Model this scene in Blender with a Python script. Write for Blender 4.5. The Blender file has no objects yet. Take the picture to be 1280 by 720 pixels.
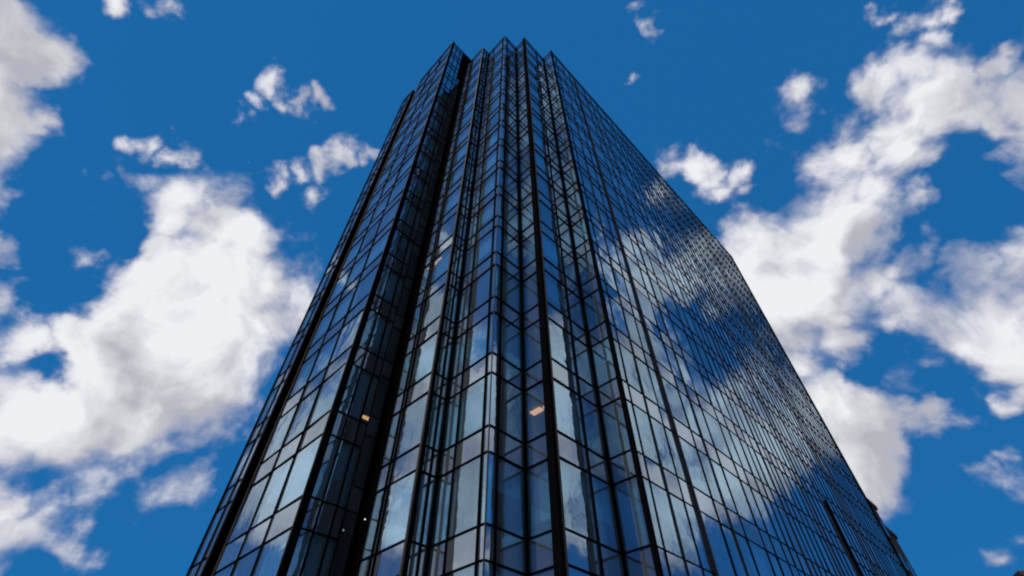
import bpy, bmesh, math, random
from mathutils import Vector
R = math.radians
random.seed(11)
scene = bpy.context.scene
COL = scene.collection

# ------------------------------------------------------------------ materials
def new_mat(name):
    m = bpy.data.materials.new(name); m.use_nodes = True
    nt = m.node_tree; nt.nodes.clear()
    out = nt.nodes.new('ShaderNodeOutputMaterial')
    return m, nt, out

def N(nt, t, **kw):
    n = nt.nodes.new(t)
    for k, v in kw.items():
        setattr(n, k, v)
    return n

def plain(name, col, rough=.5, metal=0., noise=.25, scale=3., emit=None, spec=.5):
    m, nt, out = new_mat(name)
    b = N(nt, 'ShaderNodeBsdfPrincipled')
    b.inputs['Roughness'].default_value = rough
    b.inputs['Metallic'].default_value = metal
    b.inputs['Specular IOR Level'].default_value = spec
    if spec < .1: b.inputs['IOR'].default_value = 1.08
    tc = N(nt, 'ShaderNodeTexCoord'); nz = N(nt, 'ShaderNodeTexNoise')
    nz.inputs['Scale'].default_value = scale; nz.inputs['Detail'].default_value = 6
    nt.links.new(tc.outputs['Object'], nz.inputs['Vector'])
    mx = N(nt, 'ShaderNodeMix', data_type='RGBA')
    mx.inputs['A'].default_value = (*[c * (1 - noise) for c in col], 1)
    mx.inputs['B'].default_value = (*[c * (1 + noise) for c in col], 1)
    nt.links.new(nz.outputs['Fac'], mx.inputs['Factor'])
    nt.links.new(mx.outputs['Result'], b.inputs['Base Color'])
    if emit:
        b.inputs['Emission Color'].default_value = (*col, 1)
        b.inputs['Emission Strength'].default_value = emit
    nt.links.new(b.outputs[0], out.inputs[0])
    return m

def glass(name, tint, edge, trans_col, trans, wave=.02, spread=.16):
    """coated curtain-wall glazing: a tinted mirror that lets some of the room through"""
    m, nt, out = new_mat(name)
    tc = N(nt, 'ShaderNodeTexCoord')
    nz = N(nt, 'ShaderNodeTexNoise'); nz.inputs['Scale'].default_value = .55; nz.inputs['Detail'].default_value = 3
    nt.links.new(tc.outputs['Object'], nz.inputs['Vector'])
    bp = N(nt, 'ShaderNodeBump'); bp.inputs['Strength'].default_value = 1.0; bp.inputs['Distance'].default_value = wave
    nt.links.new(nz.outputs['Fac'], bp.inputs['Height'])
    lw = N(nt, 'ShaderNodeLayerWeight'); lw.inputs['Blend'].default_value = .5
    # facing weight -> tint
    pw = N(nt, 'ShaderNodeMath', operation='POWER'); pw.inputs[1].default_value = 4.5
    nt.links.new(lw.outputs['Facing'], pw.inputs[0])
    # faint dirt / coating streaks and a different tone per pane
    at = N(nt, 'ShaderNodeAttribute', attribute_name='tone')
    mp = N(nt, 'ShaderNodeMapping'); mp.inputs['Scale'].default_value = (1.6, 1.6, .12)
    nt.links.new(tc.outputs['Object'], mp.inputs['Vector'])
    n2 = N(nt, 'ShaderNodeTexNoise'); n2.inputs['Scale'].default_value = 1.2; n2.inputs['Detail'].default_value = 5
    nt.links.new(mp.outputs[0], n2.inputs['Vector'])
    ad = N(nt, 'ShaderNodeMath', operation='MULTIPLY_ADD'); ad.inputs[1].default_value = .25; ad.inputs[2].default_value = -.125
    nt.links.new(n2.outputs['Fac'], ad.inputs[0])
    ms = N(nt, 'ShaderNodeMath', operation='MULTIPLY_ADD'); ms.inputs[1].default_value = 2 * spread; ms.inputs[2].default_value = 1 - spread
    nt.links.new(at.outputs['Fac'], ms.inputs[0])
    sm = N(nt, 'ShaderNodeMath', operation='ADD')
    nt.links.new(ad.outputs[0], sm.inputs[0]); nt.links.new(ms.outputs[0], sm.inputs[1])
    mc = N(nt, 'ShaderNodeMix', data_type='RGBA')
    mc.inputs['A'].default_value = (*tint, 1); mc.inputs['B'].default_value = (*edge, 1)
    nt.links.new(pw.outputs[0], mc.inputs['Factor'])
    vs = N(nt, 'ShaderNodeVectorMath', operation='SCALE')
    nt.links.new(mc.outputs['Result'], vs.inputs[0]); nt.links.new(sm.outputs[0], vs.inputs['Scale'])
    gl = N(nt, 'ShaderNodeBsdfGlossy'); gl.inputs['Roughness'].default_value = .012
    nt.links.new(vs.outputs[0], gl.inputs['Color']); nt.links.new(bp.outputs[0], gl.inputs['Normal'])
    if trans > 0:
        tr = N(nt, 'ShaderNodeBsdfTransparent'); tr.inputs['Color'].default_value = (*trans_col, 1)
    else:
        tr = N(nt, 'ShaderNodeBsdfDiffuse'); tr.inputs['Color'].default_value = (*trans_col, 1)
    mx = N(nt, 'ShaderNodeMixShader')
    # reflecting share grows towards grazing view
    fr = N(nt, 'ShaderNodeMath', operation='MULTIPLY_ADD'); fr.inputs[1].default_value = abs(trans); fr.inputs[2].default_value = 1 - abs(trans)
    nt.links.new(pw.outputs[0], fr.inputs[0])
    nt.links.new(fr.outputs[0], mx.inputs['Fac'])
    nt.links.new(tr.outputs[0], mx.inputs[1]); nt.links.new(gl.outputs[0], mx.inputs[2])
    # a thin film of dust
    df = N(nt, 'ShaderNodeBsdfDiffuse'); df.inputs['Color'].default_value = (.34, .40, .44, 1)
    m2 = N(nt, 'ShaderNodeMixShader'); fd = N(nt, 'ShaderNodeMath', operation='MULTIPLY'); fd.inputs[1].default_value = .20
    nt.links.new(n2.outputs['Fac'], fd.inputs[0]); nt.links.new(fd.outputs[0], m2.inputs['Fac'])
    nt.links.new(mx.outputs[0], m2.inputs[1]); nt.links.new(df.outputs[0], m2.inputs[2])
    nt.links.new(m2.outputs[0], out.inputs[0])
    return m

M = {}
M['vision'] = glass('coated_glass', (.44, .65, .80), (.72, .80, .88), (.50, .90, 1.0), .42)
M['spandrel'] = glass('spandrel_glass', (.40, .48, .56), (.66, .73, .81), (.08, .085, .10), -.22, wave=.01, spread=.12)
M['frame'] = plain('dark_anodised_aluminium', (.004, .004, .0045), .8, 0, spec=.06)
M['bronze'] = plain('bronze_anodised_aluminium', (.045, .032, .022), .6, 0, .35, 1.2, spec=.2)
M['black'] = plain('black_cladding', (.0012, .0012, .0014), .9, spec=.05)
M['slab'] = plain('concrete_slab', (.30, .31, .32), .8)
M['ceiling'] = plain('ceiling_board', (.55, .58, .58), .8)
M['core'] = plain('core_wall', (.20, .24, .26), .8, 0, .3, .6)
M['blind'] = plain('roller_blind_fabric', (.50, .62, .76), .9)
M['lamp'] = plain('lit_lamp', (1., .34, .13), .5, 0, 0, 1, emit=2.8)
M['speck'] = plain('lit_marker_lamp', (1., .95, .9), .5, 0, 0, 1, emit=1.1)
M['roof'] = plain('roof_gravel', (.22, .21, .20), .9, 0, .3, 8)
M['brick'] = plain('dark_brown_stone', (.030, .022, .018), .95, 0, .5, 1.4)
M['darkwin'] = plain('dark_window_glass', (.015, .02, .028), .1, 0)
M['redbrick'] = plain('red_brown_brick', (.14, .055, .035), .85, 0, .4, 2)
M['paving'] = plain('stone_paving', (.26, .25, .24), .8, 0, .2, 1)
M['asphalt'] = plain('asphalt', (.05, .05, .052), .85, 0, .3, 4)
M['kerb'] = plain('granite_kerb', (.30, .30, .29), .8, 0, .2, 6)
M['soil'] = plain('city_ground', (.16, .155, .145), .9, 0, .3, .2)
M['paint'] = plain('white_road_paint', (.75, .75, .73), .7, 0, .1, 5)

# ------------------------------------------------------------------ mesh helpers
class MB:
    def __init__(s): s.v = []; s.f = []; s.t = []
    def quad(s, pts, tone=.5):
        n = len(s.v); s.v += [tuple(p) for p in pts]; s.f.append(tuple(range(n, n + len(pts)))); s.t.append(tone)
    def prism(s, poly, z0, z1):
        n = len(s.v); k = len(poly)
        s.v += [(p[0], p[1], z0) for p in poly] + [(p[0], p[1], z1) for p in poly]
        s.f.append(tuple(range(n + k - 1, n - 1, -1))); s.f.append(tuple(range(n + k, n + 2 * k)))
        for i in range(k):
            j = (i + 1) % k
            s.f.append((n + i, n + j, n + k + j, n + k + i))
        s.t += [.5] * (k + 2)
    def obj(s, name, mat, parent=None, kind=None):
        me = bpy.data.meshes.new(name); me.from_pydata(s.v, [], s.f)
        a = me.attributes.new('tone', 'FLOAT', 'FACE')
        a.data.foreach_set('value', s.t)
        bm = bmesh.new(); bm.from_mesh(me); bm.normal_update(); bm.to_mesh(me); bm.free()
        me.materials.append(mat)
        o = bpy.data.objects.new(name, me); COL.objects.link(o)
        if parent: o.parent = parent
        if kind: o['kind'] = kind
        return o

def thing(name, label, cat, loc=(0, 0, 0), group=None):
    o = bpy.data.objects.new(name, None); COL.objects.link(o)
    o.location = loc; o['label'] = label; o['category'] = cat
    if group: o['group'] = group
    return o

# ------------------------------------------------------------------ camera
CAMZ = 1.7
F = 600.; PITCH = math.atan(F / 532.)
cam = bpy.data.cameras.new('camera'); camo = bpy.data.objects.new('camera', cam); COL.objects.link(camo)
cam.sensor_width = 36; cam.lens = 36 * F / 1280
cam.clip_start = .1; cam.clip_end = 6000
camo.location = (0, 0, CAMZ); camo.rotation_euler = (R(90) + PITCH, 0, 0)
scene.camera = camo

def screen(p):
    x, y, z = p[0], p[1], p[2] - CAMZ
    c, s = math.cos(PITCH), math.sin(PITCH)
    d = y * c + z * s
    if d <= .01: return None
    return (640 + F * x / d, 360 - F * (z * c - y * s) / d)

def shown(pts):
    q = [screen(p) for p in pts]
    if any(a is None for a in q): return 0
    q = [(min(max(a, 0), 1280), min(max(b, 0), 720)) for a, b in q]
    A = 0
    for i in range(len(q)):
        x0, y0 = q[i]; x1, y1 = q[(i + 1) % len(q)]
        A += x0 * y1 - x1 * y0
    return abs(A) / 2

# ------------------------------------------------------------------ the tower
# plan, from the far left end round the serrated corner to the far right end (metres, u = one diagonal step)
P1 = (-9.42, 21.46); P2 = (-3.98, 19.07); P3 = (-.95, 17.6); P4 = (1.77, 17.91); P5 = (5.405, 19.5)
def Rt(p, t): return (p[0] + t, p[1] + t)       # along the right-hand direction, away from the street corner
def Lt(p, t): return (p[0] - t, p[1] + t)       # along the left-hand direction, away from the street corner
END_L, END_R = 9.3, 35.6
V12 = Rt(P1, 1.525); V23 = Rt(P2, .78); V34 = Rt(P3, 1.517); V45 = Lt(P5, 1.02)
def inset(p, q, d):                              # step both points into the building
    return Rt(p, d * .7071), Rt(q, d * .7071)
nL0, nL1 = Lt(P1, 7.43), Lt(P1, 5.94)
nLi0, nLi1 = Rt(nL0, .85), Rt(nL1, .85)
sB = Lt(P2, 2.23)                                # the black slot lies between V12 and sB
sAi, sBi = Rt(V12, .45), Rt(sB, .45)
FLp = Lt(P1, END_L); far_r = Rt(P5, END_R)
rear_c = Lt(far_r, ((V12[1] - V12[0]) - (far_r[1] - far_r[0])) / 2)
wing_a, wing_b = Rt(V12, 10), Rt(FLp, 11.525)
S2 = math.sqrt(2)

rb = [.586, 1.59, 2.55, 3.34]
t0 = 3.34
while t0 < END_R - 2:
    for d in ((1.55, .92, 1.03) if t0 < 9 else (.80, .75, .92, .70, .68)):
        t0 += d
        if t0 < END_R - .5: rb.append(round(t0, 3))
HEAVY = {3.34, }
NOTCH = min(rb, key=lambda v: abs(v - 21.2))
# (start, end, kind, break distances measured from the start in diagonal steps)
def brk(total, frm): return sorted(total - b for b in frm)
wing = [
    (FLp, nL0, 'glass', [END_L - 8.16]),
    (nL0, nLi0, 'dark', []), (nLi0, nLi1, 'dark', []), (nLi1, nL1, 'dark', []),
    (nL1, P1, 'glass', [5.94 - 3.985, 5.94 - 2.095]),
    (P1, V12, 'glass', [.66, 1.19]),
    (V12, wing_a, 'dark', []),
    (wing_a, wing_b, 'rear', [2. * i for i in range(1, 5)]),
    (wing_b, FLp, 'rear', [2. * i for i in range(1, 6)]),
]
body = [
    (V12, sAi, 'party', []), (sAi, sBi, 'dark', []), (sBi, sB, 'dark', []),
    (sB, P2, 'glass', [2.23 - 1.62, 2.23 - 1.405]),
    (P2, V23, 'glass', [.496]),
    (V23, P3, 'glass', [2.25 - 1.507, 2.25 - .27]),
    (P3, V34, 'glass', [.36]),
    (V34, P4, 'glass', []),
    (P4, V45, 'glass', [1.546]),
    (V45, P5, 'glass', []),
    (P5, far_r, 'glass', rb),
    (far_r, rear_c, 'rear', [i * 2.0 for i in range(1, 60)]),
    (rear_c, V12, 'rear', [i * 2.0 for i in range(1, 60)]),
]
# top edge of each spandrel band; the wing's storeys are taller and its roof stands higher
TOPS_B = [8.95 + 4.0 * k for k in range(-1, 17)]
TOPS_W = [11.8 + 4.58 * k for k in range(-1, 17)]
SPAN_B, SPAN_W = 1.2, 1.38

tower = thing('glass_tower', 'tall blue mirrored glass office tower with a serrated front corner and dark vertical recesses', 'skyscraper', (0, 20, 0))
tower.location = (0, 0, 0)

class Face:
    def __init__(s, a, b):
        s.a = Vector((a[0], a[1], 0)); s.b = Vector((b[0], b[1], 0))
        s.L = (s.b - s.a).length; s.d = (s.b - s.a) / s.L; s.n = Vector((s.d.y, -s.d.x, 0))
    def p(s, u, n, z):
        q = s.a + s.d * u + s.n * n; return (q.x, q.y, z)
    def box(s, mb, u0, u1, n0, n1, z0, z1):
        mb.prism([s.p(u0, n1, 0)[:2], s.p(u1, n1, 0)[:2], s.p(u1, n0, 0)[:2], s.p(u0, n0, 0)[:2]][::-1], z0, z1)

vis, spn, bli, frames = [], [], [], []
rear_v, rear_s = MB(), MB()
mull = []
for (a, b, kind, br, TOPS, SPAN) in [(*q, TOPS_W, SPAN_W) for q in wing] + [(*q, TOPS_B, SPAN_B) for q in body]:
    f = Face(a, b)
    if f.L < .02: continue
    if kind in ('dark', 'party'): continue
    cuts = [0] + [c * S2 for c in br if 0 < c * S2 < f.L - .15] + [f.L]
    for i in range(len(cuts) - 1):
        e = .015 if f.L > 40 else .028
        u0, u1 = cuts[i] + e, cuts[i + 1] - e
        for k, top in enumerate(TOPS):
            g = .008 if f.L > 40 else .028
            z0 = (TOPS[k - 1] if k else 0.15) + g; z1 = top - SPAN - g
            for (za, zb, store, rs) in ((z0, z1, vis, rear_v), (top - SPAN + g, top - g, spn, rear_s)):
                # every pane sits a hair out of true in its frame, as real glazing does
                tx = random.gauss(0, .004) * (u1 - u0); tz = random.gauss(0, .0026) * (zb - za)
                j = -.035
                pts = [f.p(u0, j - tx - tz, za), f.p(u1, j + tx - tz, za), f.p(u1, j + tx + tz, zb), f.p(u0, j - tx + tz, zb)]
                tone = random.random()
                if kind == 'rear': rs.quad(pts, tone)
                else:
                    A = shown(pts)
                    if f.n.dot(Vector((0, 0, 0)) - f.a) < 0: A = 0
                    store.append((A, pts, tone, f, u0, u1, za, zb))
    if kind == 'glass':
        for c in cuts[1:-1]: mull.append((f, c, TOPS[-1]))

f_dim = next(r[3] for r in vis if abs(r[3].a.x - P1[0]) < .01 and r[3].L < 3)
def emit_panels(store, name, mat, blinds=False):
    store.sort(key=lambda r: -r[0])
    rest = MB(); brest = MB()
    for i, (A, pts, tone, f, u0, u1, za, zb) in enumerate(store):
        bl = None
        if blinds and random.random() < (.97 if f is f_dim else .62):  # extra blinds added in the f_dim bay to brighten its dark glass
            drop = random.choice([1, 1, .6, .45, .8]); bl = MB()
            f.box(bl, u0 + .04, u1 - .04, -.30, -.285, zb - (zb - za) * drop, zb - .05)
        if i < 99:
            mb = MB(); mb.quad(pts, tone); o = mb.obj(name, mat, tower)
            if bl: bl.obj('blind', M['blind'], o)
        else:
            rest.quad(pts, tone)
            if bl:
                n = len(brest.v); brest.v += bl.v; brest.f += [tuple(n + q for q in fc) for fc in bl.f]; brest.t += bl.t
    rest.obj(name, mat, tower, 'stuff')
    if brest.v: brest.obj('blind', M['blind'], tower, 'stuff')
emit_panels(vis, 'window', M['vision'], True)
emit_panels(spn, 'spandrel_panel', M['spandrel'])
rear_v.obj('rear_glazing', M['vision'], tower, 'stuff'); rear_s.obj('rear_spandrel', M['spandrel'], tower, 'stuff')

# mullions, each one a full-height bar
for (f, c, H) in mull:
    mb = MB(); w, pr, mt = .036, .04, M['frame']
    tdiag = c / S2
    if f.L > 40:
        if abs(tdiag - 3.34) < .01: w, pr, mt = .065, .10, M['bronze']
        elif random.random() < .22: w, pr, mt = .034, .03, M['bronze']
        else: w, pr = .016, .012
    f.box(mb, c - w, c + w, -.12, pr, 0, H)
    mb.obj('mullion', mt, tower)
    if f.L > 40 and abs(tdiag - NOTCH) < .01:
        nb = MB(); f.box(nb, c - .09, c + .09, .032, .12, 0, 20.3); nb.obj('notch_strip', M['black'], tower)  # raised black strip added in place of a dark recessed notch

# corner posts; narrow bronze strips beside dark ones paint in their sunlit edges
def post(pt, sr, sl, mat, off=(0, 0), H=TOPS_B[-1]):
    """box aligned with the facade directions; sr/sl half sizes in metres"""
    c = Vector((pt[0] + off[0], pt[1] + off[1])); er = Vector((.70711, .70711)); el = Vector((-.70711, .70711))
    mb = MB()
    mb.prism([tuple(c - er * sr - el * sl), tuple(c + er * sr - el * sl), tuple(c + er * sr + el * sl), tuple(c - er * sr + el * sl)], 0, H + .06)
    return mb.obj('corner_post', mat, tower)
HW = TOPS_W[-1]
post(Lt(P1, .07), .03, .045, M['bronze'], H=HW); post(Rt(P1, .10), .17, .13, M['frame'], H=HW)
post(P2, .03, .06, M['bronze']); post(Rt(P2, .10), .10, .05, M['frame'])
post(P3, .022, .022, M['bronze'])
post(P4, .04, .03, M['bronze'], (.10, -.0)); post(P4, .15, .19, M['frame'], (-.11, .09))
post(P5, .09, .11, M['frame'])
post(nL1, .05, .06, M['bronze'], H=HW); post(nL0, .05, .06, M['bronze'], H=HW); post(FLp, .06, .06, M['frame'], H=HW)
post(V23, .05, .05, M['frame'], (0, -.05)); post(V34, .05, .05, M['frame'], (0, -.05)); post(V45, .05, .05, M['frame'], (0, -.05))
post(far_r, .08, .08, M['frame']); post(rear_c, .08, .08, M['frame'])
post(sB, .05, .05, M['frame'])

def offset(poly, d):
    out = []
    n = len(poly)
    for i in range(n):
        p0, p1, p2 = Vector(poly[i - 1]), Vector(poly[i]), Vector(poly[(i + 1) % n])
        d1 = (p1 - p0).normalized(); d2 = (p2 - p1).normalized()
        n1 = Vector((-d1.y, d1.x)); n2 = Vector((-d2.y, d2.x))
        m = n1 + n2
        if m.length < .1: m = n1
        m = m.normalized(); q = m * (d / max(.35, m.dot(n1)))
        out.append((p1.x + q.x, p1.y + q.y))
    return out
for segs, TOPS, SPAN in ((wing, TOPS_W, SPAN_W), (body, TOPS_B, SPAN_B)):
    H = TOPS[-1]
    # transoms: one ring per line, following the serrated outline
    gsegs = [Face(a, b) for (a, b, k, br) in segs if k in ('glass', 'rear')]
    for k, top in enumerate(TOPS):
        for z in (top - SPAN, top):
            mb = MB()
            for f in gsegs:
                f.box(mb, .05, f.L - .05, -.10, .013 if f.L > 40 else .026, z - (.010 if f.L > 40 else .024), z + (.010 if f.L > 40 else .024))
            mb.obj('transom', M['frame'], tower)
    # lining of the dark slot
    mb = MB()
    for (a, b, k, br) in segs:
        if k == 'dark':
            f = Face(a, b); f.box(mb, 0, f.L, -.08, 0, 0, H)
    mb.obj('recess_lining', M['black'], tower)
    outline = [a for (a, b, k, br) in segs]
    if segs is body: outline = [Rt(V12, .55), Rt(sB, .55)] + outline[3:]        # the floors stop behind the slot
    inner = offset(outline, .36); inn2 = offset(outline, .42)
    for k, top in enumerate(TOPS[:-1]):
        mb = MB(); mb.prism(inner, top - .85, top - .12); mb.obj('floor_slab', M['slab'], tower)
        mb = MB(); mb.prism(inn2, top - SPAN + .04, top - SPAN + .10); mb.obj('ceiling', M['ceiling'], tower)
    mb = MB(); mb.prism(inner, H - .9, H - .5); mb.obj('roof_deck', M['roof'], tower)
    mb = MB()
    for (a, b, k, br) in segs:
        f = Face(a, b)
        f.box(mb, 0, f.L, -.22, .035, H + .001, H + .10)
    mb.obj('parapet_coping', M['frame'], tower)
TOPS, SPAN, H = TOPS_B, SPAN_B, TOPS_B[-1]
# service core inside
def ab(a, b): return ((a - b) / S2, (a + b) / S2)
mb = MB(); mb.prism([ab(19, 14.5), ab(19, 20.5), ab(60, 20.5), ab(60, 14.5)][::-1], 0, H - .95); mb.obj('service_core', M['core'], tower)
mb = MB(); mb.prism([ab(28, 14), ab(28, 19), ab(44, 19), ab(44, 14)][::-1], H - .499, H + 2.0); mb.obj('plant_room', M['core'], tower)

# lit ceiling lamps seen through the glass
def lamp(x, y, z, lx, ly, rot, mat='lamp', name='ceiling_lamp'):
    c, s = math.cos(rot), math.sin(rot)
    pts = [(x + c * i * lx - s * j * ly, y + s * i * lx + c * j * ly) for i, j in ((-1, -1), (1, -1), (1, 1), (-1, 1))]
    mb = MB(); mb.prism(pts, z - .06, z); return mb.obj(name, M[mat], tower)
def under(k, x, y, *a): lamp(x, y, TOPS[k] - SPAN + .02, *a)
under(3, 1.25, 20.8, .32, .16, R(-45)); under(3, 1.86, 20.3, .34, .12, R(-45))
lamp(-8.45, 24.1, 17.55, .26, .13, R(45))
under(6, -5.35, 20.85, .75, .07, R(-45))
fb = Face(sAi, sBi)
for u, z in ((.9, 11.2), (.8, 7.6)):
    mb = MB(); f = fb; f.box(mb, u, u + .05, .005, .04, z, z + .05); mb.obj('marker_lamp', M['speck'], tower)

# ------------------------------------------------------------------ neighbours
def simple_building(name, label, boxes, mat, face, win):
    """boxes: (t0, t1, depth, height) along the line of `face`, which returns plan points"""
    t = thing(name, label, 'building', (0, 0, 0))
    for (t0, t1, d0, d1, h) in boxes:
        a, b = face(t0, d0), face(t1, d0); c, d = face(t1, d1), face(t0, d1)
        mb = MB(); mb.prism([a, b, c, d], 0, h); mb.obj('wall', mat, t)
        mb = MB(); mb.prism([face(t0 - .12, d0 - .2), face(t1 + .15, d0 - .2), face(t1 + .15, d1 + .2), face(t0 - .12, d1 + .2)], h + .001, h + .45)
        mb.obj('cornice', mat, t)
        nb = max(1, int((t1 - t0) * S2 / 1.8)); z = 3.0
        while z + 2 < h:
            for i in range(nb):
                tc = t0 + (i + .5) * (t1 - t0) / nb
                w = .45
                mb = MB(); mb.prism([face(tc - w, d0 - .03), face(tc + w, d0 - .03), face(tc + w, d0 + .05), face(tc - w, d0 + .05)], z, z + 1.7)
                o = mb.obj('window', M['darkwin'], t)
                mb = MB(); mb.prism([face(tc - w - .08, d0 - .1), face(tc + w + .08, d0 - .1), face(tc + w + .08, d0 - .031), face(tc - w - .08, d0 - .031)], z - .15, z - .03)
                mb.obj('sill', mat, o)
            z += 3.4
    return t
def fr(t, d):        # beyond the tower's far right end: t along the facade line, d metres behind it
    p = Rt(P5, t); return (p[0] - d * .7071, p[1] + d * .7071)
simple_building('stone_building', 'dark brown stepped stone building behind the far right edge of the tower',
                [(END_R + .25, 38.0, .15, 16, 26.9), (38.01, 40.5, .3, 16, 24.6)], M['brick'], fr, True)
def fr2(t, d):
    return (57.2 + (t * .8 + d * .3), 60 + (-t * .3 + d * .9))
simple_building('brick_building', 'red brown brick building barely rising into the bottom right corner',
                [(0, 12, 0, 14, 20.6)], M['redbrick'], fr2, True)

# ------------------------------------------------------------------ ground
def sheet(name, pts, z, mat, z0=None):
    mb = MB()
    if z0 is None: mb.quad([(x, y, z) for x, y in pts])
    else: mb.prism(pts, z0, z)
    o = mb.obj(name, mat); o['kind'] = 'structure'; return o
sheet('ground', [(-3000, -3000), (3000, -3000), (3000, 3000), (-3000, 3000)], -.12, M['soil'])
sheet('road', [(-300, -18), (300, -18), (300, -5), (-300, -5)], -.104, M['asphalt'])
sheet('kerb', [(-300, -5), (300, -5), (300, -4.8), (-300, -4.8)], .004, M['kerb'], -.12)
sheet('pavement', [(-120, -4.8), (120, -4.8), (120, 110), (-120, 110)], 0, M['paving'], -.115)
mb = MB()
for i in range(-30, 31):
    x = i * 6; mb.quad([(x, -11.6, -.1), (x + 3, -11.6, -.1), (x + 3, -11.45, -.1), (x, -11.45, -.1)])
o = mb.obj('road_markings', M['paint']); o['kind'] = 'structure'

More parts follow.
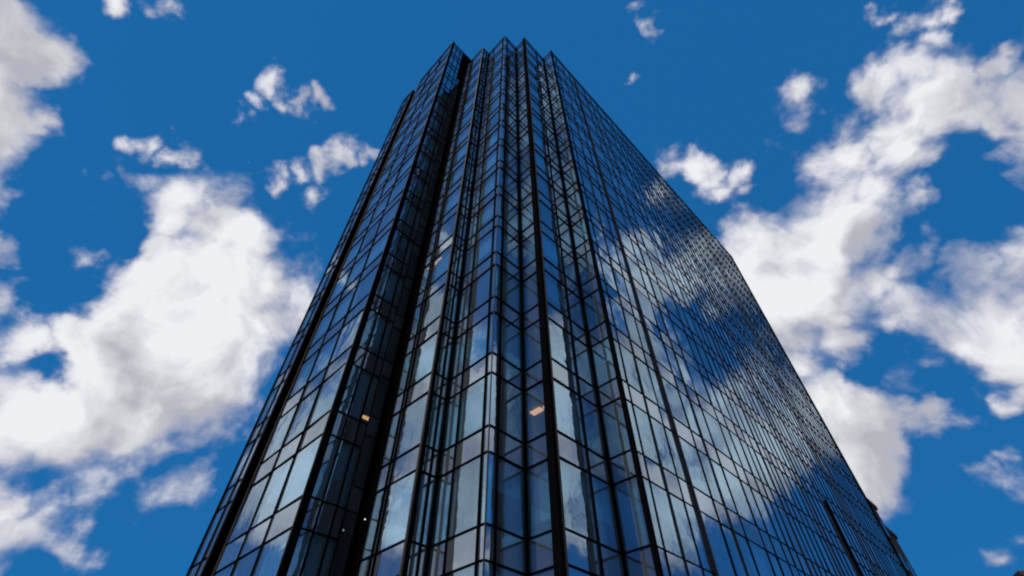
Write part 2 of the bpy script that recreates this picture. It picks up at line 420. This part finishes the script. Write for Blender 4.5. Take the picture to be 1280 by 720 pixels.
# ------------------------------------------------------------------ sky
CLOUDS = [
    (-59.8, 40.8, 1.43, 0.97), (-58.2, 43.7, 1.71, 0.97), (52.1, 30.4, 3.57, 1), (56.9, 32.5, 2.84, 1), (53.1, 37.8, 3.25, 1),
    (57.6, 40.5, 1.76, 1), (49.2, 28.6, 2.79, 1), (41.2, 23.5, 2.51, 1), (-76.6, 45.7, 2.75, 1), (-73.5, 46.7, 1.32, 1),
    (-72.4, 44.8, 0.98, 0.855), (-69.4, 41.9, 0.91, 0.625), (-68.4, 43.8, 0.95, 0.74), (-68.1, 42.3, 0.76, 0.625),
    (-55.1, 55.8, 1.02, 0.9125), (-55.3, 57.8, 1.02, 0.97), (-54.3, 59.7, 1.03, 1), (-50.7, 59.1, 1.01, 0.855),
    (-48.3, 60.3, 0.96, 0.855), (-46.9, 62.1, 0.97, 0.97), (-46.8, 53.3, 1.09, 0.855), (-45.3, 51.6, 1.1, 0.855),
    (-44.0, 54.3, 1.06, 0.855), (-41.2, 56.1, 1.27, 1), (-37.8, 57.8, 1.3, 1), (-34.6, 59.0, 1.19, 1), (-38.1, 52.9, 1.3, 0.74),
    (-61.1, 46.0, 1.09, 0.97), (-59.5, 47.4, 1.13, 1), (-57.1, 48.4, 1.06, 1), (-60.8, 38.9, 1.0, 0.97),
    (-60.6, 40.6, 1.13, 1), (-60.0, 42.5, 1.26, 1), (-59.1, 44.4, 1.3, 1), (-56.5, 44.5, 1.55, 0.97), (-52.4, 43.7, 3.34, 1),
    (-47.6, 45.0, 4.08, 1), (-42.8, 46.4, 3.53, 1), (-44.8, 40.6, 5.19, 1), (-37.5, 42.8, 4.85, 1), (-49.0, 38.4, 4.15, 0.9),
    (-54.9, 36.1, 1.25, 0.74), (-46.6, 33.3, 5.38, 1), (-38.3, 35.9, 6.48, 1), (-33.7, 38.5, 4.06, 1), (-50.6, 30.4, 2.74, 0.97),
    (-48.7, 23.6, 3.36, 1), (-45.5, 25.6, 4.28, 1), (-41.2, 28.1, 5.73, 1), (-36.3, 29.7, 5.1, 1), (-49.3, 22.0, 2.68, 0.9),
    (-35.2, 22.6, 3.21, 1), (-40.6, 23.7, 3.17, 0.8), (-59.9, 32.9, 1.44, 0.97), (-57.0, 29.9, 1.78, 1),
    (-54.0, 26.9, 1.7, 1), (-57.4, 28.0, 3.12, 1), (-44.1, 15.5, 2.56, 0.9), (-41.6, 15.2, 1.57, 1), (-46.9, 16.5, 2.48, 0.9),
    (-36.9, 18.1, 0.85, 0.45249999999999996), (36.4, 67.4, 0.63, 0.625), (50.1, 72.7, 0.69, 0.5675), (50.3, 70.7, 0.81, 0.625),
    (42.2, 75.4, 0.7, 0.39499999999999996), (34.7, 58.1, 0.86, 0.5675), (37.4, 56.5, 1.04, 0.6825), (38.9, 54.7, 0.84, 0.5675),
    (40.3, 52.1, 0.89, 0.5675), (45.0, 53.1, 0.86, 0.625), (45.0, 51.0, 0.73, 0.51), (57.7, 56.1, 1.21, 0.6825),
    (55.6, 54.1, 1.34, 0.625), (51.4, 52.8, 1.28, 0.51), (65.6, 50.3, 1.65, 1), (66.2, 47.6, 2.76, 1), (68.0, 45.6, 1.51, 1),
    (62.3, 46.8, 3.02, 1), (56.5, 48.8, 3.1, 1), (52.4, 47.4, 4.29, 1), (56.8, 44.2, 3.3, 1), (46.9, 44.4, 5.06, 1),
    (51.2, 41.9, 3.82, 1), (42.2, 45.7, 2.83, 0.97), (40.9, 40.4, 5.4, 1), (38.6, 44.3, 3.23, 0.97), (45.3, 37.5, 5.01, 1),
    (38.6, 34.9, 4.52, 1), (50.3, 36.7, 3.33, 0.95), (51.0, 33.6, 3.81, 1), (53.6, 32.1, 3.58, 1), (55.3, 37.3, 2.5, 0.97),
    (55.7, 30.7, 2.82, 1), (60.3, 34.4, 2.32, 1), (64.6, 36.3, 2.42, 1), (53.3, 27.3, 2.77, 1), (51.6, 24.1, 0.92, 0.74),
    (43.0, 33.2, 3.52, 1), (38.1, 28.3, 5.27, 1), (41.6, 26.3, 3.92, 1), (44.6, 25.3, 2.59, 1), (38.0, 23.0, 3.9, 1),
    (37.9, 25.3, 4.05, 1), (46.7, 28.2, 1.76, 0.97), (37.8, 20.8, 1.47, 0.855), (45.1, 23.6, 1.02, 0.74),
    (65.2, 39.9, 1.03, 0.625), (66.9, 41.9, 1.03, 0.625), (69.5, 44.2, 0.94, 0.51), (72.5, 44.6, 0.81, 0.625),
    (75.0, 44.7, 0.78, 0.625), (72.3, 54.6, 0.6, 0.625), (71.9, 52.7, 0.55, 0.45249999999999996), (73.6, 51.5, 0.53, 0.45249999999999996),
    (75.5, 50.6, 0.55, 0.625), (72.3, 50.2, 0.53, 0.39499999999999996), (55.1, 32.9, 2.95, 1), (54.5, 29.0, 2.8, 1),
    (50.7, 29.5, 2.4, 0.97), (41.0, 47.3, 2.4, 0.855), (60.9, 44.1, 2.49, 0.97), (65.3, 45.5, 1.39, 0.855),
    (57.5, 33.8, 2.3, 0.97), (57.7, 31.1, 2.73, 1), (53.4, 39.5, 2.97, 1), (36.8, 38.3, 4.34, 1), (45.5, 20.0, 0.6, 0.39499999999999996),
    (47.2, 20.3, 0.59, 0.39499999999999996), (44.6, 14.3, 0.46, 0.33749999999999997), (-75.2, 54.3, 0.53, 0.51),
    (-73.0, 57.1, 0.56, 0.51), ]
GAPS = [
    (43.5, 29.7, 2.01), (-53.6, 33.4, 2.07), (60.7, 39.5, 1.54), (-50.4, 26.5, 1.49), (48.3, 27.5, 1.57), (-54.2, 39.0, 1.17), (54.2, 39.0, 0.97), (-63.2, 37.7, 2.21),]

FAR_CLOUDS = [(-63, 24, 4, 1.5), (-64, 30, 4, 1.5), (-67, 36, 3.6, 1.4), (-70, 23, 4.5, 1.4), (-85, 22, 4.5, 1.3), (-77, 21.5, 4, 1.3), (81, 21.5, 4, 1.4), (75, 22, 3.5, 1.3), (87, 21, 4, 1.3), (-69, 29, 6, 1.4), (-76, 36, 7, 1.4), (-80, 27, 6, 1.4), (-88, 34, 7, 1.4), (-92, 26, 6, 1.3), (-80, 42, 4, 1.2), (-100, 34, 7, 1.2),
    (54, 30, 3.6, 1.2), (66, 37, 3, 1.3), (70, 37, 4.5, 1.4), (69, 25, 4, 1.5), (63, 25.5, 3.5, 1.5), (60, 27, 3.5, 1.4), (66, 31, 5, 1.5),
    (61, 32, 3.6, 1.4), (57, 34, 3, 1.3), (76, 34, 6, 1.5), (77, 26, 5, 1.5), (85, 35, 6, 1.5), (86, 27, 5, 1.5), (82, 41, 4, 1.2), (97, 32, 7, 1.3),
    (130, 40, 14, .9), (165, 30, 16, .9), (-150, 35, 16, .9), (-170, 60, 12, .8)]
SKYTINT = (.10, 1.06, 2.72)
SKYSTR = .12


SUN_AZ, SUN_EL = -125., 48.
world = bpy.data.worlds.new('World'); scene.world = world; world.use_nodes = True
nt = world.node_tree; nt.nodes.clear()
wo = nt.nodes.new('ShaderNodeOutputWorld')
def dirv(az, el): return (math.cos(R(el)) * math.sin(R(az)), math.cos(R(el)) * math.cos(R(az)), math.sin(R(el)))
def L(a, b): nt.links.new(a, b)
def mth(op, a, b=None, c=None, clamp=False):
    n = N(nt, 'ShaderNodeMath', operation=op); n.use_clamp = clamp
    for i, v in enumerate((a, b, c)):
        if v is None: continue
        if isinstance(v, (int, float)): n.inputs[i].default_value = v
        else: L(v, n.inputs[i])
    return n.outputs[0]
sky = N(nt, 'ShaderNodeTexSky', sky_type='NISHITA'); sky.sun_disc = False
sky.sun_elevation = R(SUN_EL); sky.sun_rotation = R(SUN_AZ); sky.altitude = 300; sky.air_density = .8; sky.dust_density = .0; sky.ozone_density = 4.
tc = N(nt, 'ShaderNodeTexCoord'); D = tc.outputs['Generated']
# domain warp so that the cloud outlines curl
wn = N(nt, 'ShaderNodeTexNoise'); wn.inputs['Scale'].default_value = 5.; wn.inputs['Detail'].default_value = 4; wn.inputs['Roughness'].default_value = .5
L(D, wn.inputs['Vector'])
ws = N(nt, 'ShaderNodeVectorMath', operation='MULTIPLY_ADD')
L(wn.outputs['Color'], ws.inputs[0]); ws.inputs[1].default_value = (.17, .17, .17); ws.inputs[2].default_value = (-.085, -.085, -.085)
wa = N(nt, 'ShaderNodeVectorMath', operation='ADD'); L(D, wa.inputs[0]); L(ws.outputs[0], wa.inputs[1]); DW = wa.outputs[0]
w2 = N(nt, 'ShaderNodeVectorMath', operation='SCALE'); L(ws.outputs[0], w2.inputs[0]); w2.inputs['Scale'].default_value = .4
w3 = N(nt, 'ShaderNodeVectorMath', operation='ADD'); L(D, w3.inputs[0]); L(w2.outputs[0], w3.inputs[1]); 
wf = N(nt, 'ShaderNodeTexNoise'); wf.inputs['Scale'].default_value = 15.; wf.inputs['Detail'].default_value = 4; wf.inputs['Roughness'].default_value = .55
L(D, wf.inputs['Vector'])
w4 = N(nt, 'ShaderNodeVectorMath', operation='MULTIPLY_ADD'); L(wf.outputs['Color'], w4.inputs[0]); w4.inputs[1].default_value = (.10, .10, .10); w4.inputs[2].default_value = (-.05, -.05, -.05)
w5 = N(nt, 'ShaderNodeVectorMath', operation='ADD'); L(w3.outputs[0], w5.inputs[0]); L(w4.outputs[0], w5.inputs[1]); DF = w5.outputs[0]
def blob(az, el, rad, w):
    n = N(nt, 'ShaderNodeVectorMath', operation='DISTANCE'); L(DF, n.inputs[0]); n.inputs[1].default_value = dirv(az, el)
    return mth('MULTIPLY_ADD', n.outputs['Value'], -w / (R(rad) * (1.45 if rad > 2.3 else 2.1)), w)
field = None
for c in CLOUDS + FAR_CLOUDS:
    b = blob(*c)
    field = b if field is None else mth('SMOOTH_MAX', field, b, .12)
field = mth('SMOOTH_MIN', field, .85, .3)
for g in GAPS:
    n = blob(g[0], g[1], g[2] * 1.0, .7)
    field = mth('SUBTRACT', field, mth('SMOOTH_MAX', mth('MULTIPLY', n, 1.1), 0., .4))
field = mth('MAXIMUM', field, -.7)
nz = N(nt, 'ShaderNodeTexNoise'); nz.inputs['Scale'].default_value = 6.; nz.inputs['Detail'].default_value = 7; nz.inputs['Roughness'].default_value = .5
L(DW, nz.inputs['Vector'])
dn = mth('MULTIPLY_ADD', nz.outputs['Fac'], 3.0, -1.56)
raw = mth('ADD', field, dn)
mr = N(nt, 'ShaderNodeMapRange', interpolation_type='SMOOTHSTEP'); mr.inputs['From Min'].default_value = .02; mr.inputs['From Max'].default_value = .60
L(raw, mr.inputs['Value']); dens = mr.outputs[0]
# billow shading inside a cloud: brighter crowns, greyer thick parts
sn = N(nt, 'ShaderNodeTexNoise'); sn.inputs['Scale'].default_value = 3.6; sn.inputs['Detail'].default_value = 6; sn.inputs['Roughness'].default_value = .5
sv = N(nt, 'ShaderNodeVectorMath', operation='ADD'); L(DW, sv.inputs[0]); sv.inputs[1].default_value = (3.1, 1.7, 5.2); L(sv.outputs[0], sn.inputs['Vector'])
sr = N(nt, 'ShaderNodeMapRange', interpolation_type='SMOOTHSTEP'); sr.inputs['From Min'].default_value = .45; sr.inputs['From Max'].default_value = .64
L(sn.outputs['Fac'], sr.inputs['Value'])
rl = N(nt, 'ShaderNodeTexNoise'); rl.inputs['Scale'].default_value = 6.; rl.inputs['Detail'].default_value = 5; rl.inputs['Roughness'].default_value = .5
rv = N(nt, 'ShaderNodeVectorMath', operation='ADD'); L(DW, rv.inputs[0]); rv.inputs[1].default_value = tuple(.055 * q for q in dirv(SUN_AZ, SUN_EL)); L(rv.outputs[0], rl.inputs['Vector'])
relief = mth('MULTIPLY', mth('SUBTRACT', rl.outputs['Fac'], nz.outputs['Fac']), 4.5)
shade = mth('ADD', mth('MULTIPLY', sr.outputs[0], .7), mth('ADD', relief, .12), clamp=True)
cc = N(nt, 'ShaderNodeMix', data_type='RGBA')
cc.inputs['A'].default_value = (.86, .87, .90, 1); cc.inputs['B'].default_value = (.46, .47, .52, 1)
L(shade, cc.inputs['Factor'])
# thin veils are greyer and more violet than the body
ce = N(nt, 'ShaderNodeMix', data_type='RGBA'); ce.inputs['A'].default_value = (.40, .42, .56, 1)
er = N(nt, 'ShaderNodeMapRange'); er.inputs['From Min'].default_value = .1; er.inputs['From Max'].default_value = .75; L(raw, er.inputs['Value'])
L(er.outputs[0], ce.inputs['Factor']); L(cc.outputs['Result'], ce.inputs['B'])
# blue of the clear sky
tint = N(nt, 'ShaderNodeMix', data_type='RGBA', blend_type='MULTIPLY'); tint.inputs['Factor'].default_value = 1
gm = N(nt, 'ShaderNodeGamma'); gm.inputs['Gamma'].default_value = .15; L(sky.outputs[0], gm.inputs['Color']); L(gm.outputs[0], tint.inputs['A']); tint.inputs['B'].default_value = (*SKYTINT, 1)
bg1 = N(nt, 'ShaderNodeBackground'); bg1.inputs['Strength'].default_value = SKYSTR; L(tint.outputs['Result'], bg1.inputs['Color'])
bg2 = N(nt, 'ShaderNodeBackground'); bg2.inputs['Strength'].default_value = 1.0; L(ce.outputs['Result'], bg2.inputs['Color'])
ms = N(nt, 'ShaderNodeMixShader'); L(dens, ms.inputs['Fac']); L(bg1.outputs[0], ms.inputs[1]); L(bg2.outputs[0], ms.inputs[2])
L(ms.outputs[0], wo.inputs['Surface'])
try: world.cycles.sampling_method = 'MANUAL'; world.cycles.sample_map_resolution = 512
except Exception: pass

sun = bpy.data.lights.new('sun', 'SUN'); sun.energy = 2.2; sun.angle = R(.5); sun.color = (1., .93, .84)
so = bpy.data.objects.new('sun', sun); COL.objects.link(so)
so.rotation_euler = Vector(dirv(SUN_AZ, SUN_EL)).to_track_quat('Z', 'Y').to_euler()

vs = scene.view_settings
vs.view_transform = 'Standard'; vs.look = 'None'; vs.exposure = 0; vs.gamma = 1; vs.use_curve_mapping = False
scene.render.engine = 'CYCLES'
scene.cycles.pixel_filter_type = 'BLACKMAN_HARRIS'; scene.cycles.filter_width = 2.0
scene.cycles.max_bounces = 10; scene.cycles.glossy_bounces = 6; scene.cycles.transparent_max_bounces = 12; scene.cycles.diffuse_bounces = 3
